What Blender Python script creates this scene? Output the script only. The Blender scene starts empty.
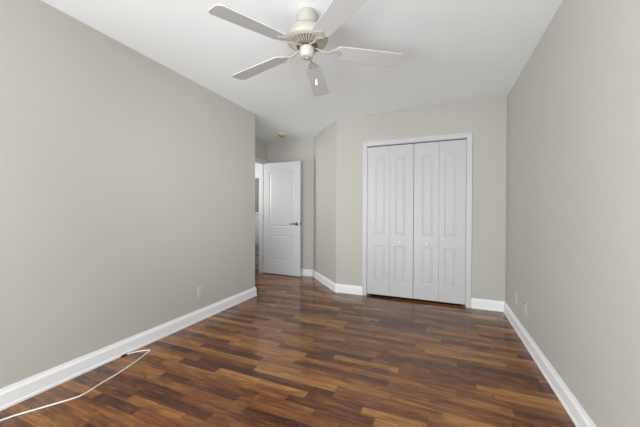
import bpy, bmesh, math, random
from mathutils import Vector, Matrix
from mathutils.geometry import tessellate_polygon

C = bpy.context.scene.collection
SC = bpy.context.scene
PI = math.pi

# ------------------------------------------------------------------ camera
YAW, PITCH, ROLL = math.radians(22.813), math.radians(-0.476), math.radians(0.198)
fw = Vector((-math.sin(YAW)*math.cos(PITCH), math.cos(YAW)*math.cos(PITCH), math.sin(PITCH)))
rt = Vector((math.cos(YAW), math.sin(YAW), 0)); up = rt.cross(fw)
rt, up = rt*math.cos(ROLL)+up*math.sin(ROLL), up*math.cos(ROLL)-rt*math.sin(ROLL)
cd = bpy.data.cameras.new('camera'); cam = bpy.data.objects.new('camera', cd); C.objects.link(cam)
cam.matrix_world = Matrix(((rt.x, up.x, -fw.x, 0), (rt.y, up.y, -fw.y, 0), (rt.z, up.z, -fw.z, 1.128), (0, 0, 0, 1)))
cd.sensor_width = 36; cd.lens = 286.04/640*36; cd.shift_y = 1.128/640
cd.clip_start = 0.02; cd.clip_end = 100
SC.camera = cam

# ------------------------------------------------------------------ world, added fill lights, exposure
w = bpy.data.worlds.new('world'); SC.world = w; w.use_nodes = True
bg = w.node_tree.nodes['Background']; bg.inputs[0].default_value = (0.80, 0.90, 1.0, 1); bg.inputs[1].default_value = 1.2
SC.view_settings.view_transform = 'Standard'; SC.view_settings.look = 'None'
SC.view_settings.gamma = 1; SC.view_settings.exposure = -0.03; SC.view_settings.use_curve_mapping = False

def area(name, loc, target, sx, sy, power, col=(1, 1, 1), spread=180):
    l = bpy.data.lights.new(name, 'AREA'); l.shape = 'RECTANGLE'; l.size = sx; l.size_y = sy
    l.energy = power; l.color = col; l.spread = math.radians(spread)
    o = bpy.data.objects.new(name, l); C.objects.link(o); o.location = loc
    o.rotation_euler = (Vector(target)-Vector(loc)).to_track_quat('-Z', 'Y').to_euler()
    return o
area('side_fill', (-2.33, -1.60, 1.40), (0.7, 0.5, 1.4), 1.3, 1.3, 102, (0.985, 0.995, 1.0))  # added fill from the left, set in the added window opening
area('ceiling_fill', (-0.80, -1.55, 0.22), (-0.80, 1.9, 2.44), 2.4, 1.5, 82, (0.985, 0.995, 1.0))  # added upward fill behind the camera, brightens the ceiling
area('ceiling_fill_far', (-0.80, -1.60, 0.40), (-0.85, 2.9, 2.44), 2.6, 1.2, 10, (0.985, 0.995, 1.0), 100)  # narrower added fill that lifts the far ceiling
area('camera_fill', (-0.1, -0.35, 1.6), (-1.4, 3.5, 1.3), 0.5, 0.5, 11, (1.0, 1.0, 1.0))  # added soft fill beside the camera, aimed down the room
area('alcove_fill', (0.2, -0.35, 1.5), (-2.3, 3.4, 1.5), 0.5, 0.5, 5.5, (1.0, 1.0, 1.0), 50)  # added narrow fill aimed towards the alcove
area('hall_fill', (-4.2, 4.0, 1.6), (-2.6, 4.2, 2.3), 0.6, 0.6, 32, (1.0, 0.99, 0.97))  # added fill, out of sight in the hall, brightens the alcove

# ------------------------------------------------------------------ materials
def mat(name, col, rough=0.5, metal=0.0, spec=0.5, noise=0.0, scale=40, bump=0.0, bscale=200):
    m = bpy.data.materials.new(name); m.use_nodes = True; nt = m.node_tree; N = nt.nodes; L = nt.links
    b = N['Principled BSDF']; b.inputs['Roughness'].default_value = rough
    b.inputs['Metallic'].default_value = metal; b.inputs['Specular IOR Level'].default_value = spec
    tc = N.new('ShaderNodeTexCoord')
    n = N.new('ShaderNodeTexNoise'); n.inputs['Scale'].default_value = scale; n.inputs['Detail'].default_value = 3
    L.new(tc.outputs['Object'], n.inputs['Vector'])
    mr = N.new('ShaderNodeMapRange'); mr.inputs[3].default_value = 1-noise; mr.inputs[4].default_value = 1+noise
    L.new(n.outputs['Fac'], mr.inputs[0])
    vm = N.new('ShaderNodeVectorMath'); vm.operation = 'SCALE'; vm.inputs[0].default_value = col
    L.new(mr.outputs[0], vm.inputs['Scale']); L.new(vm.outputs[0], b.inputs['Base Color'])
    if bump:
        n2 = N.new('ShaderNodeTexNoise'); n2.inputs['Scale'].default_value = bscale; n2.inputs['Detail'].default_value = 2
        L.new(tc.outputs['Object'], n2.inputs['Vector'])
        bp = N.new('ShaderNodeBump'); bp.inputs['Strength'].default_value = bump; bp.inputs['Distance'].default_value = 0.002
        L.new(n2.outputs['Fac'], bp.inputs['Height']); L.new(bp.outputs[0], b.inputs['Normal'])
    return m

M_wall = mat('greige_wall_paint', (0.516, 0.508, 0.476), 0.6, spec=0.25, noise=0.015, scale=3, bump=0.12, bscale=180)
M_ceil = mat('white_ceiling_paint', (0.89, 0.935, 0.965), 0.8, spec=0.2, noise=0.01, scale=4, bump=0.25, bscale=90)
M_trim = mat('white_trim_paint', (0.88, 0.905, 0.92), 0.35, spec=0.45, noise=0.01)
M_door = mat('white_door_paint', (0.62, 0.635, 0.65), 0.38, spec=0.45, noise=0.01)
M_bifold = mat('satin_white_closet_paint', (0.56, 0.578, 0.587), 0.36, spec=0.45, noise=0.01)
M_cream = mat('cream_enamel', (0.46, 0.44, 0.395), 0.3, spec=0.5, noise=0.01)
M_blade = mat('white_blade_laminate', (0.53, 0.547, 0.557), 0.4, noise=0.01)
M_vent = mat('dark_vent_slot', (0.10, 0.095, 0.085), 0.6, noise=0.02)
M_ventm = mat('grey_vent_plate', (0.20, 0.195, 0.18), 0.5, noise=0.02)
M_chrome = mat('brushed_nickel', (0.17, 0.165, 0.16), 0.3, metal=1.0, noise=0.02)
M_brass = mat('aged_brass', (0.66, 0.47, 0.19), 0.4, metal=0.6, noise=0.08)
M_steel = mat('dark_track_steel', (0.07, 0.07, 0.07), 0.5, metal=0.3, noise=0.03)
M_cord = mat('white_cord_vinyl', (0.85, 0.83, 0.80), 0.4, noise=0.02)
M_black = mat('black_plastic', (0.015, 0.015, 0.015), 0.45, noise=0.05)
M_plate = mat('white_wall_plate', (0.56, 0.555, 0.53), 0.35, noise=0.01)
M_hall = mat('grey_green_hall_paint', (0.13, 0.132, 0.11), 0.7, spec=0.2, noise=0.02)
M_iron = mat('black_wrought_iron', (0.02, 0.02, 0.022), 0.5, metal=0.5, noise=0.05)
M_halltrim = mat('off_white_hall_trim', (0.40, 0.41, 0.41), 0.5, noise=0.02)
M_dark = mat('closet_interior_paint', (0.20, 0.19, 0.175), 0.8, noise=0.02)

def wood_floor():
    m = bpy.data.materials.new('cherry_strip_laminate'); m.use_nodes = True; nt = m.node_tree; N = nt.nodes; L = nt.links
    b = N['Principled BSDF']
    geo = N.new('ShaderNodeNewGeometry'); sx = N.new('ShaderNodeSeparateXYZ'); L.new(geo.outputs['Position'], sx.inputs[0])
    def ma(op, a, b_=None, c=None):
        n = N.new('ShaderNodeMath'); n.operation = op
        for i, v in enumerate((a, b_, c)):
            if v is None: continue
            if isinstance(v, (int, float)): n.inputs[i].default_value = v
            else: L.new(v, n.inputs[i])
        return n.outputs[0]
    def wn(a, b_=None):
        n = N.new('ShaderNodeTexWhiteNoise'); n.noise_dimensions = '2D'
        cx = N.new('ShaderNodeCombineXYZ')
        for i, v in enumerate((a, b_)):
            if v is None: continue
            if isinstance(v, (int, float)): cx.inputs[i].default_value = v
            else: L.new(v, cx.inputs[i])
        L.new(cx.outputs[0], n.inputs['Vector']); return n.outputs['Value']
    X, Y = sx.outputs[0], sx.outputs[1]
    W = 0.0635
    ry = ma('DIVIDE', ma('ADD', Y, 10.0), W); row = ma('FLOOR', ry); fy = ma('FRACT', ry)
    off = ma('MULTIPLY', wn(row, 3.5), 7.0)
    Lr = ma('ADD', ma('MULTIPLY', wn(row, 9.5), 0.32), 0.34)
    px = ma('DIVIDE', ma('ADD', ma('ADD', X, 12.0), off), Lr); pc = ma('FLOOR', px); fx = ma('FRACT', px)
    h = wn(row, pc); h2 = wn(ma('ADD', row, 51.3), pc)
    # grain
    cx = N.new('ShaderNodeCombineXYZ')
    L.new(ma('ADD', ma('MULTIPLY', X, 3.0), ma('MULTIPLY', h, 60.0)), cx.inputs[0])
    L.new(ma('MULTIPLY', Y, 70.0), cx.inputs[1]); L.new(ma('MULTIPLY', h2, 30.0), cx.inputs[2])
    g = N.new('ShaderNodeTexNoise'); g.inputs['Scale'].default_value = 1.0; g.inputs['Detail'].default_value = 4; g.inputs['Roughness'].default_value = 0.6
    g.inputs['Distortion'].default_value = 0.6
    L.new(cx.outputs[0], g.inputs['Vector'])
    # broad figure inside one strip
    cx2 = N.new('ShaderNodeCombineXYZ')
    L.new(ma('ADD', ma('MULTIPLY', X, 5.0), ma('MULTIPLY', h2, 40.0)), cx2.inputs[0]); L.new(ma('MULTIPLY', Y, 22.0), cx2.inputs[1])
    g2 = N.new('ShaderNodeTexNoise'); g2.inputs['Scale'].default_value = 1.0; g2.inputs['Detail'].default_value = 3; g2.inputs['Distortion'].default_value = 1.2
    L.new(cx2.outputs[0], g2.inputs['Vector'])
    t = ma('ADD', ma('MULTIPLY', h, 0.76), ma('ADD', ma('MULTIPLY', ma('SUBTRACT', g.outputs['Fac'], 0.5), 0.95), ma('MULTIPLY', ma('SUBTRACT', g2.outputs['Fac'], 0.5), 0.95)))
    t = ma('ADD', t, 0.085)
    cr = N.new('ShaderNodeValToRGB'); r = cr.color_ramp
    st = [(0.0, (0.046, 0.013, 0.006)), (0.22, (0.090, 0.029, 0.010)), (0.48, (0.168, 0.062, 0.018)), (0.72, (0.262, 0.113, 0.030)), (1.0, (0.39, 0.195, 0.054))]
    while len(r.elements) < len(st): r.elements.new(0.5)
    for e, (p, c) in zip(r.elements, st): e.position = p; e.color = (*c, 1)
    L.new(t, cr.inputs[0])
    # redder strips
    mx = N.new('ShaderNodeMix'); mx.data_type = 'RGBA'; mx.blend_type = 'MULTIPLY'
    L.new(ma('MULTIPLY', h2, 0.55), mx.inputs[0]); L.new(cr.outputs[0], mx.inputs[6]); mx.inputs[7].default_value = (1.0, 0.84, 0.80, 1)
    # joints
    ey = ma('MINIMUM', fy, ma('SUBTRACT', 1.0, fy)); ex = ma('MINIMUM', fx, ma('SUBTRACT', 1.0, fx))
    j = ma('MAXIMUM', ma('LESS_THAN', ey, 0.010), ma('LESS_THAN', ex, 0.0028))
    mj = N.new('ShaderNodeMix'); mj.data_type = 'RGBA'; mj.blend_type = 'MULTIPLY'
    L.new(ma('MULTIPLY', j, 0.45), mj.inputs[0]); L.new(mx.outputs[2], mj.inputs[6]); mj.inputs[7].default_value = (0.2, 0.2, 0.2, 1)
    L.new(mj.outputs[2], b.inputs['Base Color'])
    L.new(ma('ADD', ma('MULTIPLY', g.outputs['Fac'], 0.04), 0.125), b.inputs['Roughness'])
    b.inputs['Specular IOR Level'].default_value = 0.5
    return m
M_floor = wood_floor()

# ------------------------------------------------------------------ helpers
def obj(name, bm, m, parent=None, smooth=False, bevel=0.0, loc=None):
    me = bpy.data.meshes.new(name)
    bmesh.ops.recalc_face_normals(bm, faces=bm.faces[:])
    for f in bm.faces: f.smooth = smooth
    bm.to_mesh(me); bm.free()
    if isinstance(m, (list, tuple)):
        for q in m: me.materials.append(q)
    else: me.materials.append(m)
    o = bpy.data.objects.new(name, me); C.objects.link(o)
    if parent: o.parent = parent
    if loc: o.location = loc
    if smooth:
        me.set_sharp_from_angle(angle=math.radians(38))
    if bevel:
        b = o.modifiers.new('bevel', 'BEVEL'); b.width = bevel; b.segments = 2; b.limit_method = 'ANGLE'
    return o
def tag(o, label, cat, kind=None, group=None):
    o['label'] = label; o['category'] = cat
    if kind: o['kind'] = kind
    if group: o['group'] = group
    return o
def empty(name, loc=(0, 0, 0), rz=0.0):
    o = bpy.data.objects.new(name, None); C.objects.link(o); o.location = loc; o.rotation_euler = (0, 0, rz)
    o.empty_display_size = 0.1
    return o
def box(bm, x0, x1, y0, y1, z0, z1):
    v = [bm.verts.new((x, y, z)) for x in (x0, x1) for y in (y0, y1) for z in (z0, z1)]
    for f in ((0, 1, 3, 2), (4, 6, 7, 5), (0, 4, 5, 1), (2, 3, 7, 6), (0, 2, 6, 4), (1, 5, 7, 3)):
        bm.faces.new([v[i] for i in f])
def prism(bm, pts, z0, z1):
    a = [bm.verts.new((x, y, z0)) for x, y in pts]; b = [bm.verts.new((x, y, z1)) for x, y in pts]
    n = len(pts)
    bm.faces.new(a[::-1]); bm.faces.new(b)
    for i in range(n): bm.faces.new((a[i], a[(i+1) % n], b[(i+1) % n], b[i]))
def lathe(bm, prof, seg=40, origin=(0, 0, 0), axis='Z'):
    rings = []
    for r, z in prof:
        ring = []
        for k in range(seg):
            a = 2*PI*k/seg; p = (r*math.cos(a), r*math.sin(a), z)
            if axis == 'Y': p = (p[0], -p[2], p[1])      # points towards -Y
            if axis == 'X': p = (p[2], p[0], p[1])
            ring.append(bm.verts.new((p[0]+origin[0], p[1]+origin[1], p[2]+origin[2])))
        rings.append(ring)
    for A, B in zip(rings, rings[1:]):
        for k in range(seg): bm.faces.new((A[k], A[(k+1) % seg], B[(k+1) % seg], B[k]))
    bm.faces.new(rings[0]); bm.faces.new(rings[-1])
def tube(bm, pts, rad, seg=8, flat=1.0):
    pts = [Vector(p) for p in pts]; rings = []
    n = len(pts)
    for i, p in enumerate(pts):
        d = (pts[min(i+1, n-1)]-pts[max(i-1, 0)]).normalized()
        s = d.cross(Vector((0, 0, 1)))
        if s.length < 1e-3: s = Vector((1, 0, 0))
        s.normalize(); u = s.cross(d).normalized()
        r = rad[i] if isinstance(rad, (list, tuple)) else rad
        rings.append([bm.verts.new(p+s*r*math.cos(2*PI*k/seg)+u*r*flat*math.sin(2*PI*k/seg)) for k in range(seg)])
    for A, B in zip(rings, rings[1:]):
        for k in range(seg): bm.faces.new((A[k], A[(k+1) % seg], B[(k+1) % seg], B[k]))
    bm.faces.new(rings[0]); bm.faces.new(rings[-1])
def catmull(P, n=8):
    P = [Vector(p) for p in P]; P = [2*P[0]-P[1]]+P+[2*P[-1]-P[-2]]; out = []
    for i in range(1, len(P)-2):
        for k in range(n):
            t = k/n; a, b, c, d = P[i-1:i+3]
            out.append(0.5*((2*b)+(-a+c)*t+(2*a-5*b+4*c-d)*t*t+(-a+3*b-3*c+d)*t**3))
    out.append(P[-2]); return out

# ------------------------------------------------------------------ the room
H = 2.44
XL, XR, YB, YF = -2.299, 0.688, 3.82, -2.40
YE = 3.21                       # end of the left wall
AX, AY = -3.017, 4.585          # alcove left wall, alcove back wall
QX, PX = -2.052, -1.358         # ends of the angled wall
T = 0.12
bm = bmesh.new(); box(bm, -5.0, 0.95, -2.7, 5.2, -0.1, 0.0)
tag(obj('floor', bm, M_floor), 'glossy reddish brown wood strip floor', 'floor', 'structure')
bm = bmesh.new(); box(bm, -5.0, 0.95, -2.7, 5.2, H, H+0.1)
tag(obj('ceiling', bm, M_ceil), 'flat white painted ceiling', 'ceiling', 'structure')
def wall(name, fn, label, m=M_wall):
    bm = bmesh.new(); fn(bm); return tag(obj(name, bm, m), label, 'wall', 'structure')
def f(b):
    box(b, XL-T, XL, -0.90, YE, 0, H); box(b, XL-T, XL, YF-T, -2.30, 0, H)
    box(b, XL-T, XL, -2.30, -0.90, 0, 0.70); box(b, XL-T, XL, -2.30, -0.90, 2.10, H)
wall('wall_left', f, 'long plain greige wall on the left')
wall('wall_right', lambda b: box(b, XR, XR+T, YF-T, YB+T, 0, H), 'long plain greige wall on the right')
CX0, CX1, CZ = -0.917, 0.288, 2.022        # closet opening
def f(b):
    prism(b, [(PX, YB), (CX0, YB), (CX0, YB+T), (PX-0.05, YB+T)], 0, H)
    box(b, CX1, XR, YB, YB+T, 0, H); box(b, CX0, CX1, YB, YB+T, CZ, H)
wall('wall_back', f, 'greige wall around the white folding closet doors')
wall('wall_angled', lambda b: prism(b, [(QX, AY), (PX, YB), (PX-0.05, YB+T), (QX+0.04, AY+T), (QX, AY+T)], 0, H), 'narrow angled greige wall beside the closet wall')
wall('wall_alcove_back', lambda b: box(b, AX, QX, AY, AY+T, 0, H), 'greige wall behind the open white door')
DY0, DY1, DZ = 3.685, 4.468, 2.022
TA = 0.09                       # this partition is thinner          # entry doorway in the alcove's left wall
def f(b):
    box(b, AX-TA, AX, YE-T, DY0, 0, H); box(b, AX-TA, AX, DY1, AY+T, 0, H); box(b, AX-TA, AX, DY0, DY1, DZ, H)
wall('wall_alcove_left', f, 'shaded greige wall above the entry doorway')
wall('wall_alcove_return', lambda b: box(b, AX, XL-T, YE-T, YE, 0, H), 'wall turning left behind the end of the long left wall')
WX0, WX1, WZ0, WZ1 = -2.05, 0.45, 0.65, 2.25
def f(b):
    box(b, XL, WX0, YF-T, YF, 0, H); box(b, WX1, XR, YF-T, YF, 0, H)
    box(b, WX0, WX1, YF-T, YF, 0, WZ0); box(b, WX0, WX1, YF-T, YF, WZ1, H)
wall('wall_front', f, 'greige window wall opposite the closet')
bm = bmesh.new()
for x0, x1, z0, z1 in ((WX0, WX0+.04, WZ0, WZ1), (WX1-.04, WX1, WZ0, WZ1), (WX0+.04, WX1-.04, WZ0, WZ0+.04), (WX0+.04, WX1-.04, WZ1-.04, WZ1)):
    box(bm, x0, x1, YF-0.10, YF-0.05, z0, z1)
tag(obj('window_1', bm, M_trim), 'white window frame in the wall opposite the closet', 'window', 'structure')
bm = bmesh.new()
for y0, y1, z0, z1 in ((-2.30, -2.26, 0.70, 2.10), (-0.94, -0.90, 0.70, 2.10), (-2.26, -0.94, 0.70, 0.74), (-2.26, -0.94, 2.06, 2.10)):
    box(bm, XL-0.10, XL-0.05, y0, y1, z0, z1)
tag(obj('window_added', bm, M_trim), 'added white window frame in the unseen near part of the left wall', 'window', 'structure')  # unseen window added to hold the side fill light
# closet cavity
def f(b):
    box(b, CX0-0.25, CX1+0.25, YB+0.60, YB+0.66, 0, H)
    box(b, CX0-0.31, CX0-0.25, YB+T, YB+0.66, 0, H); box(b, CX1+0.25, CX1+0.31, YB+T, YB+0.66, 0, H)
wall('wall_closet', f, 'dark closet interior behind the folding doors', M_dark)
# hall outside the doorway
HY = 4.705
def f(b):
    box(b, -4.62, AX-TA, HY, HY+T, 0, H)
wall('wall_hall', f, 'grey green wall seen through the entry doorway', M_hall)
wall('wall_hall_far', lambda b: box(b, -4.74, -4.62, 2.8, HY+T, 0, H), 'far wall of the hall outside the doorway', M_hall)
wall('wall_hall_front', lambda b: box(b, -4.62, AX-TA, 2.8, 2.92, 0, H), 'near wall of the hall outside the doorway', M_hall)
bm = bmesh.new()
box(bm, -4.6, AX-TA, HY-0.02, HY, 0.0, 1.09); box(bm, -4.6, AX-TA, HY-0.045, HY, 1.09, 1.125)
box(bm, -4.6, AX-TA, HY-0.035, HY-0.02, 0.0, 0.14)
tag(obj('trim_1', bm, M_halltrim, bevel=0.003), 'white wainscot with cap rail on the hall wall', 'wainscot', 'structure')
bm = bmesh.new(); box(bm, -4.6, AX-TA, HY-0.03, HY, 1.79, 2.12)
tag(obj('trim_2', bm, M_halltrim, bevel=0.003), 'white frieze board high on the hall wall', 'trim', 'structure')

# baseboards with shoe moulding, mitred at the corners
PROF = [(0, 0), (0.020, 0), (0.020, 0.012), (0.019, 0.018), (0.016, 0.021), (0.0155, 0.088), (0.012, 0.096), (0.009, 0.104), (0.007, 0.117), (0, 0.117)]
def baseboard(name, pts, i, label):
    """segment i of the polyline pts, room on the left of the direction of travel"""
    def nrm(a, b):
        d = (Vector(b)-Vector(a)).normalized(); return Vector((-d.y, d.x))
    def mit(k):
        ns = []
        if k > 0: ns.append(nrm(pts[k-1], pts[k]))
        if k < len(pts)-1: ns.append(nrm(pts[k], pts[k+1]))
        if len(ns) == 1: return ns[0]
        s = ns[0]+ns[1]; return s/(s.dot(ns[0]))
    bm = bmesh.new(); R = []
    for k in (i, i+1):
        m = mit(k); R.append([bm.verts.new((pts[k][0]+m.x*o, pts[k][1]+m.y*o, z)) for o, z in PROF])
    n = len(PROF)
    for q in range(n): bm.faces.new((R[0][q], R[0][(q+1) % n], R[1][(q+1) % n], R[1][q]))
    bm.faces.new(R[0]); bm.faces.new(R[1][::-1])
    tag(obj(name, bm, M_trim), label, 'baseboard', 'structure')
CASW = 0.066
run1 = [(XL, YF), (XR, YF), (XR, YB), (CX1+0.056, YB)]
baseboard('baseboard_right', run1, 1, 'white baseboard along the right wall')
baseboard('baseboard_back_right', run1, 2, 'short white baseboard right of the closet')
run2 = [(CX0-0.056, YB), (PX, YB), (QX, AY), (AX, AY)]
baseboard('baseboard_back_left', run2, 0, 'short white baseboard left of the closet')
baseboard('baseboard_angled', run2, 1, 'white baseboard under the angled wall')
baseboard('baseboard_alcove_back', run2, 2, 'white baseboard behind the open door')
run3 = [(AX, DY0-CASW), (AX, YE), (XL, YE), (XL, YF), (XR, YF)]
baseboard('baseboard_alcove_left', run3, 0, 'white baseboard beside the entry doorway')
baseboard('baseboard_alcove_return', run3, 1, 'white baseboard wrapped round the end of the left wall')
baseboard('baseboard_left', run3, 2, 'long white baseboard along the left wall')
baseboard('baseboard_front', run3, 3, 'white baseboard below the window')

# ------------------------------------------------------------------ panelled door leaves
def outline(x0, x1, z0, z1, arch):
    """closed outline, counter-clockwise seen from -Y; arch = rise of the eyebrow top"""
    P = [(x0, z0), (x1, z0)]
    if not arch: return P+[(x1, z1), (x0, z1)]
    n = 14; zs = z1-arch
    for k in range(n+1):
        t = k/n; x = x1+(x0-x1)*t
        s = math.sin(PI*min(max((t-0.0), 0), 1)); P.append((x, zs+arch*(s**0.9 if s > 0 else 0)))
    return P
def inset(P, d):
    n = len(P); out = []
    for i in range(n):
        a, b, c = Vector(P[i-1]), Vector(P[i]), Vector(P[(i+1) % n])
        d1 = (b-a).normalized(); d2 = (c-b).normalized()
        n1 = Vector((-d1.y, d1.x)); n2 = Vector((-d2.y, d2.x)); s = n1+n2
        out.append(tuple(b+s/max(s.dot(n1), 0.3)*d))
    return out
def leaf(bm, wd, ht, th, panels, both=True):
    """slab x 0..wd, y 0(front)..th, z 0..ht with sunk mouldings and raised fields"""
    def face_side(y, s):
        outer = [(0, 0), (wd, 0), (wd, ht), (0, ht)]
        loops = [outer]+[p for p in panels]
        vs = [[bm.verts.new((x, y, z)) for x, z in lp] for lp in loops]
        es = []
        for lp in vs:
            for i in range(len(lp)): es.append(bm.edges.new((lp[i], lp[(i+1) % len(lp)])))
        bmesh.ops.triangle_fill(bm, use_beauty=True, use_dissolve=False, edges=es)
        for p, base in zip(panels, vs[1:]):
            prev = base
            for d, dep in ((0.004, 0.003), (0.010, 0.005), (0.018, 0.005), (0.032, 0.001)):
                q = inset(p, d); cur = [bm.verts.new((x, y+s*dep, z)) for x, z in q]
                n = len(q)
                for i in range(n): bm.faces.new((prev[i], prev[(i+1) % n], cur[(i+1) % n], cur[i]))
                prev = cur
            bm.faces.new(prev)
        return vs[0]
    A = face_side(0, 1); B = face_side(th, -1)
    for i in range(4): bm.faces.new((A[i], A[(i+1) % 4], B[(i+1) % 4], B[i]))

def casing(bm, a0, a1, top, w_, y, d, plane='X'):
    """U shaped casing of two steps around an opening a0..a1 up to top; face stands out by d"""
    def U(i, o, dep):
        for x0, x1, z0, z1 in ((a0-o, a0-i, 0, top+o), (a1+i, a1+o, 0, top+o), (a0-i, a1+i, top+i, top+o)):
            if plane == 'X': box(bm, x0, x1, y-dep, y, z0, z1)
            else: box(bm, y, y+dep, x0, x1, z0, z1)
    U(0.0, w_*0.62, d*0.62); U(w_*0.55, w_, d)

# closet: door_1
D1 = empty('door_1', (CX0, YB, 0)); tag(D1, 'white four leaf folding closet doors with arched panels', 'closet door', 'structure')
ox = CX0
bm = bmesh.new(); casing(bm, 0, CX1-CX0, CZ, CASW-0.010, 0, 0.018)
# jamb lining
W0 = CX1-CX0
box(bm, 0.0, 0.006, 0, T, 0, CZ); box(bm, W0-0.006, W0, 0, T, 0, CZ); box(bm, 0.006, W0-0.006, 0, T, CZ-0.006, CZ)
obj('casing', bm, M_door, D1, bevel=0.003)
bm = bmesh.new(); box(bm, 0.006, W0-0.006, 0.008, 0.040, CZ-0.022, CZ-0.006)
obj('track', bm, M_steel, D1)
lw = (W0-0.012-0.0145)/4
zb, zt = 0.030, CZ-0.020
xs = [0.008+k*(lw+0.0025)+(0.003 if k > 1 else 0) for k in range(4)]
for k, x in enumerate(xs):
    hinge_right = k in (0, 2)
    s_h, s_o = 0.062, 0.098
    a = s_o if hinge_right else s_h; b_ = lw-(s_h if hinge_right else s_o)
    P = [outline(a, b_, 0.225-zb, 0.69-zb, 0), outline(a, b_, 0.83-zb, 1.865-zb, 0.035)]
    bm = bmesh.new(); leaf(bm, lw, zt-zb, 0.030, P)
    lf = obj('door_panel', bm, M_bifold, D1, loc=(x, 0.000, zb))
    if k in (1, 2):
        bm = bmesh.new(); lathe(bm, [(0.006, 0), (0.006, 0.012), (0.012, 0.016), (0.0165, 0.022), (0.0165, 0.028), (0.011, 0.034), (0.003, 0.036)], 20, ((a+b_)/2, 0, 0.742-zb), 'Y')
        obj('knob', bm, M_trim, lf, smooth=True)
bm = bmesh.new(); box(bm, 0.014, 0.050, 0.022, 0.060, 0.0, 0.022)
obj('floor_bracket', bm, M_steel, D1)
bm = bmesh.new(); box(bm, W0-0.050, W0-0.014, 0.022, 0.060, 0.0, 0.022)
obj('floor_bracket', bm, M_steel, D1)

# entry door: door_2, hinged at the far jamb, standing open in front of the alcove's back wall
hx, hy = -3.000, 4.453; ex, ey = -2.239, 4.432
ang = math.atan2(ey-hy, ex-hx); dw = 0.762
D2 = empty('door_2', (hx, hy, 0), ang); tag(D2, 'open white arched two panel door with dark lever handle', 'door', 'structure')
P = [outline(0.125, dw-0.125, 0.262-0.012, 0.715-0.012, 0), outline(0.125, dw-0.125, 0.865-0.012, 1.905-0.012, 0.075)]
bm = bmesh.new(); leaf(bm, dw, 2.005, 0.035, P)
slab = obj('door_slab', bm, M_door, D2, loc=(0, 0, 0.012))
hnd = bmesh.new(); HZ = 0.925-0.012; hxx = dw-0.065
lathe(hnd, [(0.030, 0.0), (0.031, 0.006), (0.024, 0.012), (0.012, 0.014), (0.011, 0.045)], 24, (hxx, 0, HZ), 'Y')
tube(hnd, [(hxx+0.008, -0.045, HZ), (hxx-0.02, -0.050, HZ), (hxx-0.07, -0.048, HZ-0.003), (hxx-0.115, -0.044, HZ-0.002)], [0.011, 0.011, 0.009, 0.007], 10)
obj('handle', hnd, M_chrome, slab, smooth=True)
hnd = bmesh.new(); lathe(hnd, [(0.030, 0.0), (0.031, 0.006), (0.024, 0.012), (0.011, 0.014), (0.010, 0.045)], 24, (0, 0, 0), 'Y')
tube(hnd, [(-0.008, -0.045, 0), (0.05, -0.05, 0), (0.115, -0.044, 0)], [0.011, 0.010, 0.007], 10)
o = obj('handle', hnd, M_chrome, slab, smooth=True, loc=(hxx, 0.035, HZ)); o.rotation_euler = (0, 0, PI)
bm = bmesh.new(); box(bm, dw, dw+0.0025, 0.006, 0.029, HZ-0.03, HZ+0.03); box(bm, dw+0.0025, dw+0.010, 0.012, 0.022, HZ-0.008, HZ+0.008)
obj('latch_plate', bm, M_chrome, slab)
for z in (0.22, 1.0, 1.80):
    bm = bmesh.new(); lathe(bm, [(0.006, 0), (0.006, 0.09)], 12, (-0.007, 0.012, z)); obj('hinge', bm, M_chrome, D2, smooth=True)
# doorway casing and jamb
bm = bmesh.new(); casing(bm, DY0, DY1, DZ, CASW-0.004, AX, 0.018, 'Y')
box(bm, AX-TA, AX, DY0, DY0+0.012, 0, DZ); box(bm, AX-TA, AX, DY1-0.012, DY1, 0, DZ); box(bm, AX-TA, AX, DY0+0.012, DY1-0.012, DZ-0.012, DZ)
tag(obj('trim_3', bm, M_door, bevel=0.003), 'white casing around the entry doorway', 'door casing', 'structure')

# ------------------------------------------------------------------ ceiling fan
FX, FY, ZB = -0.815, 1.708, 2.190
FAN = empty('ceiling_fan', (FX, FY, H))
tag(FAN, 'white five blade ceiling fan with cream motor hanging from the ceiling', 'ceiling fan')
def fz(z): return z-H
bm = bmesh.new(); lathe(bm, [(0.056, fz(2.44)), (0.060, fz(2.432)), (0.066, fz(2.415)), (0.068, fz(2.390)), (0.066, fz(2.362)), (0.056, fz(2.352)), (0.040, fz(2.358)), (0.020, fz(2.372))], 40)
obj('canopy', bm, M_cream, FAN, smooth=True)
bm = bmesh.new(); lathe(bm, [(0.018, fz(2.378)), (0.030, fz(2.364)), (0.030, fz(2.352)), (0.022, fz(2.335))], 20); obj('downrod', bm, M_ventm, FAN, smooth=True)
bm = bmesh.new(); lathe(bm, [(0.020, fz(2.350)), (0.055, fz(2.348)), (0.070, fz(2.343)), (0.104, fz(2.324)), (0.126, fz(2.298)), (0.136, fz(2.272)), (0.137, fz(2.255)), (0.133, fz(2.246)), (0.124, fz(2.241)), (0.112, fz(2.236)), (0.108, fz(2.240))], 56)
mot = obj('motor_housing', bm, M_cream, FAN, smooth=True)
bm = bmesh.new(); lathe(bm, [(0.110, fz(2.246)), (0.109, fz(2.240)), (0.060, fz(2.222)), (0.050, fz(2.235))], 56)
obj('vent_plate', bm, M_ventm, mot, smooth=True)
bm = bmesh.new()
NV = 32
for k in range(NV):      # ribs of the vent ring
    a = 2*PI*k/NV; c, s = math.cos(a), math.sin(a); t = 0.0030
    q = [(0.068, 2.227), (0.113, 2.243), (0.113, 2.2345), (0.068, 2.2185)]
    A = [bm.verts.new((r*c-t*s, r*s+t*c, fz(z))) for r, z in q]; B = [bm.verts.new((r*c+t*s, r*s-t*c, fz(z))) for r, z in q]
    bm.faces.new(A); bm.faces.new(B[::-1])
    for i in range(4): bm.faces.new((A[i], B[i], B[(i+1) % 4], A[(i+1) % 4]))
obj('vent_ribs', bm, M_cream, mot)
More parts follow.
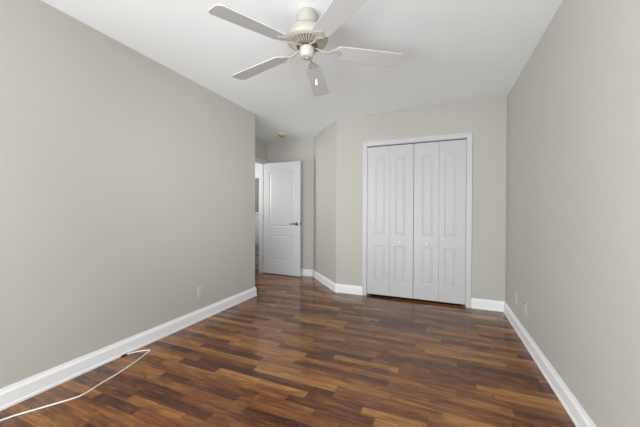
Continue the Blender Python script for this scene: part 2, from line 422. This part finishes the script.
bm = bmesh.new(); lathe(bm, [(0.067, fz(2.230)), (0.070, fz(2.218)), (0.066, fz(2.208)), (0.052, fz(2.204)), (0.04, fz(2.206))], 40)
obj('flywheel', bm, M_vent, FAN, smooth=True)
bm = bmesh.new(); lathe(bm, [(0.044, fz(2.210)), (0.048, fz(2.206)), (0.048, fz(2.170)), (0.046, fz(2.162)), (0.040, fz(2.148)), (0.034, fz(2.143)), (0.010, fz(2.142)), (0.008, fz(2.138)), (0.002, fz(2.138))], 40)
sw = obj('switch_housing', bm, M_cream, FAN, smooth=True)
# pull chain on the side away from the door
cxp, cyp = 0.050*math.cos(0.40), 0.050*math.sin(0.40)
bm = bmesh.new()
tube(bm, [(cxp*0.85, cyp*0.85, fz(2.175)), (cxp*1.16, cyp*1.16, fz(2.174)), (cxp*1.25, cyp*1.25, fz(2.165)), (cxp*1.25, cyp*1.25, fz(2.000))], 0.0016, 6)
pc = obj('pull_chain', bm, M_ventm, sw)
bm = bmesh.new(); lathe(bm, [(0.002, fz(2.003)), (0.006, fz(1.997)), (0.0075, fz(1.98)), (0.0065, fz(1.966)), (0.002, fz(1.964))], 14, (cxp*1.25, cyp*1.25, 0))
o = obj('chain_pull', bm, M_trim, FAN, smooth=True); o['label'] = 'white pull on the end of the chain'
PITCHB = math.radians(10)
def blade_outline():
    r0, r1 = 0.190, 0.638
    P = []
    # lower long edge, tip with ogee corners, upper long edge, rounded root
    half = lambda r: 0.056+0.0125*min(1, (r-r0)/(r1-r0)*1.1)
    P += [(r0+0.030, -half(r0)), (r0+0.2, -half(r0+0.2)), (r1-0.022, -half(r1)), (r1-0.014, -0.064), (r1-0.013, -0.058), (r1-0.004, -0.052), (r1, -0.040), (r1, 0.040),
          (r1-0.004, 0.052), (r1-0.013, 0.058), (r1-0.014, 0.064), (r1-0.022, half(r1)), (r0+0.2, half(r0+0.2)), (r0+0.030, half(r0)), (r0+0.014, 0.048), (r0+0.004, 0.035), (r0, 0.018), (r0, -0.018), (r0+0.004, -0.035), (r0+0.014, -0.048)]
    return P
def tilt(bm):
    # clockwise side (local -y) raised; twist about the blade's own axis at blade height
    z0 = fz(ZB); DR = math.tan(math.radians(4.5))
    for v in bm.verts:
        y, z = v.co.y, v.co.z-z0
        v.co.y = y*math.cos(PITCHB)+z*math.sin(PITCHB); v.co.z = z0-y*math.sin(PITCHB)+z*math.cos(PITCHB)-(v.co.x-0.17)*DR
def fan_blade():
    bm = bmesh.new(); prism(bm, blade_outline(), fz(ZB), fz(ZB)+0.006); tilt(bm)
    bl = obj('blade', bm, M_blade, FAN, bevel=0.0015)
    # blade iron: curved arm and a scrolled plate under the blade root
    bm = bmesh.new()
    plate = [(0.150, -0.007), (0.166, -0.022), (0.186, -0.036), (0.206, -0.035), (0.214, -0.022), (0.226, -0.013), (0.238, 0.0), (0.226, 0.013), (0.214, 0.022), (0.206, 0.035), (0.186, 0.036), (0.166, 0.022), (0.150, 0.007)]
    prism(bm, plate, fz(ZB)-0.0030, fz(ZB)-0.0003)
    ringp = [(0.196+0.018*math.cos(t), 0.016*math.sin(t), fz(ZB)-0.004) for t in [2*PI*k/18 for k in range(19)]]
    tube(bm, ringp, 0.0018, 6)
    for s in (-1, 1):
        tube(bm, [(0.152, 0, fz(ZB)-0.004), (0.168, s*0.018, fz(ZB)-0.004), (0.188, s*0.029, fz(ZB)-0.004), (0.205, s*0.027, fz(ZB)-0.004)], 0.0018, 6)
    for q in ((0.186, -0.027), (0.186, 0.027), (0.226, 0.0)):
        lathe(bm, [(0.004, fz(ZB)-0.003), (0.004, fz(ZB)-0.0055), (0.002, fz(ZB)-0.0065)], 10, (q[0], q[1], 0))
    tilt(bm)
    arm = catmull([(0.045, 0, fz(2.209)), (0.066, 0, fz(2.205)), (0.088, 0, fz(2.196)), (0.108, 0, fz(2.186)), (0.132, 0, fz(2.184)), (0.160, 0, fz(ZB)-0.004)], 5)
    tube(bm, arm, [0.010]*6+[0.0085]*(len(arm)-12)+[0.0075]*6, 10, 0.5)
    ir = obj('blade_iron', bm, M_cream, FAN, smooth=True)
    return bl, ir
b0, i0 = fan_blade()
for k in range(5):
    a = math.radians((28.5, 103.5, 173.0, 246.5, 318.0)[k])
    for src in (b0, i0):
        o = src if k == 0 else src.copy()
        if k: C.objects.link(o); o.parent = FAN
        o.rotation_euler = (0, 0, a)

# ------------------------------------------------------------------ small ceiling fixture over the alcove
CF = empty('ceiling_fixture', (-2.455, 4.185, H)); tag(CF, 'small round brass yellow ceiling fixture in front of the open door', 'ceiling fixture')
bm = bmesh.new(); lathe(bm, [(0.060, 0), (0.062, -0.006), (0.060, -0.012)], 32); obj('base_plate', bm, M_trim, CF, smooth=True)
bm = bmesh.new(); lathe(bm, [(0.056, -0.012), (0.056, -0.034), (0.048, -0.042), (0.020, -0.044)], 32); obj('cover', bm, M_brass, CF, smooth=True)

# ------------------------------------------------------------------ wall plates
def wall_plate(name, loc, rz, label, kind, group=None):
    """plate facing local -Y"""
    o = empty(name, loc, rz); tag(o, label, 'outlet')
    bm = bmesh.new(); box(bm, -0.035, 0.035, -0.006, 0, -0.057, 0.057); obj('cover_plate', bm, M_plate, o, bevel=0.0025)
    if kind == 'duplex':
        for z in (-0.020, 0.020):
            bm = bmesh.new()
            lathe(bm, [(0.0165, 0.006), (0.0165, 0.0075), (0.014, 0.008)], 20, (0, 0, z), 'Y')
            s = obj('socket', bm, M_plate, o)
            bm = bmesh.new(); box(bm, -0.007, -0.005, -0.0086, -0.008, z-0.002, z+0.007); box(bm, 0.005, 0.007, -0.0086, -0.008, z-0.002, z+0.006); lathe(bm, [(0.0022, 0.008), (0.0022, 0.0086)], 10, (0, 0, z-0.008), 'Y')
            obj('slots', bm, M_vent, s)
    elif kind == 'jack':
        bm = bmesh.new(); lathe(bm, [(0.007, 0.006), (0.007, 0.009), (0.004, 0.011)], 14, (0, 0, 0.042), 'Y')
        obj('jack', bm, M_black, o, smooth=True)['label'] = 'small dark jack near the top'
    bm = bmesh.new(); lathe(bm, [(0.003, 0.006), (0.003, 0.0075)], 10, (0, 0, 0.0 if kind == 'duplex' else -0.042), 'Y'); obj('screw', bm, M_chrome, o)
    return o
wall_plate('wall_outlet', (XL, 2.255, 0.296), PI/2, 'white wall outlet low on the long left wall', 'duplex')
wall_plate('wall_outlet', (XR, 3.300, 0.311), -PI/2, 'white wall outlet on the right wall, nearer the closet corner', 'duplex')
wall_plate('wall_jack_plate', (XR, 2.965, 0.308), -PI/2, 'white plate with dark jack on the right wall, farther from the closet', 'jack')

# ------------------------------------------------------------------ cord on the floor
R_ = 0.0042
cp = [(-2.32+0.10, 0.30), (-2.19, 0.55), (-2.170, 0.742), (-2.099, 0.878), (-2.028, 1.000), (-2.016, 1.060), (-2.036, 1.154), (-2.060, 1.296), (-2.094, 1.426), (-2.145, 1.562), (-2.162, 1.596), (-2.190, 1.583), (-2.240, 1.536), (-2.2665, 1.475)]
cp = catmull([(x, y, R_+0.0004) for x, y in cp], 8)
CO = empty('power_cord', (-2.05, 1.1, 0)); tag(CO, 'thin white cord looped on the floor beside the left baseboard', 'cord')
def rel(p): return (p[0]+2.05, p[1]-1.1, p[2])
bm = bmesh.new(); tube(bm, [rel(p) for p in cp], R_, 8); obj('cord', bm, M_cord, CO, smooth=True)
bm = bmesh.new(); tube(bm, [rel((-2.2655, 1.478, 0.0065)), rel((-2.267, 1.462, 0.0068)), rel((-2.266, 1.440, 0.0068)), rel((-2.265, 1.432, 0.006))], [0.005, 0.0064, 0.0064, 0.003], 10)
obj('connector', bm, M_black, CO, smooth=True)['label'] = 'black end of the white cord'

# ------------------------------------------------------------------ wrought iron stand in the hall
ST = empty('iron_stand', (-3.32, HY-0.10, 0)); tag(ST, 'black scrolled wrought iron stand glimpsed through the entry doorway', 'stand')
bm = bmesh.new()
for s in (-1, 1):
    tube(bm, [(s*0.12, 0, 0.0), (s*0.12, 0, 0.60)], 0.006, 8)
for z in (0.10, 0.30): tube(bm, [(-0.12, 0, z), (0.12, 0, z)], 0.006, 8)
obj('frame', bm, M_iron, ST, smooth=True)
for s in (-1, 1):
    bm = bmesh.new()
    pts = []
    for k in range(40):
        t = k/39; a = t*2.4*2*PI*0.7; r = 0.055*(1-0.75*t)
        pts.append((s*(0.055-r*math.cos(a)), -0.002*s, 0.44+r*math.sin(a)*1.6))
    tube(bm, [(0, -0.002*s, 0.30)]+pts, 0.005, 6); obj('scroll', bm, M_iron, ST, smooth=True)
bm = bmesh.new(); bmesh.ops.create_uvsphere(bm, u_segments=14, v_segments=10, radius=0.016)
for v in bm.verts: v.co += Vector((0.12, 0, 0.612))
obj('finial', bm, M_iron, ST, smooth=True)
bm = bmesh.new(); bmesh.ops.create_uvsphere(bm, u_segments=14, v_segments=10, radius=0.016)
for v in bm.verts: v.co += Vector((-0.12, 0, 0.612))
obj('finial', bm, M_iron, ST, smooth=True)
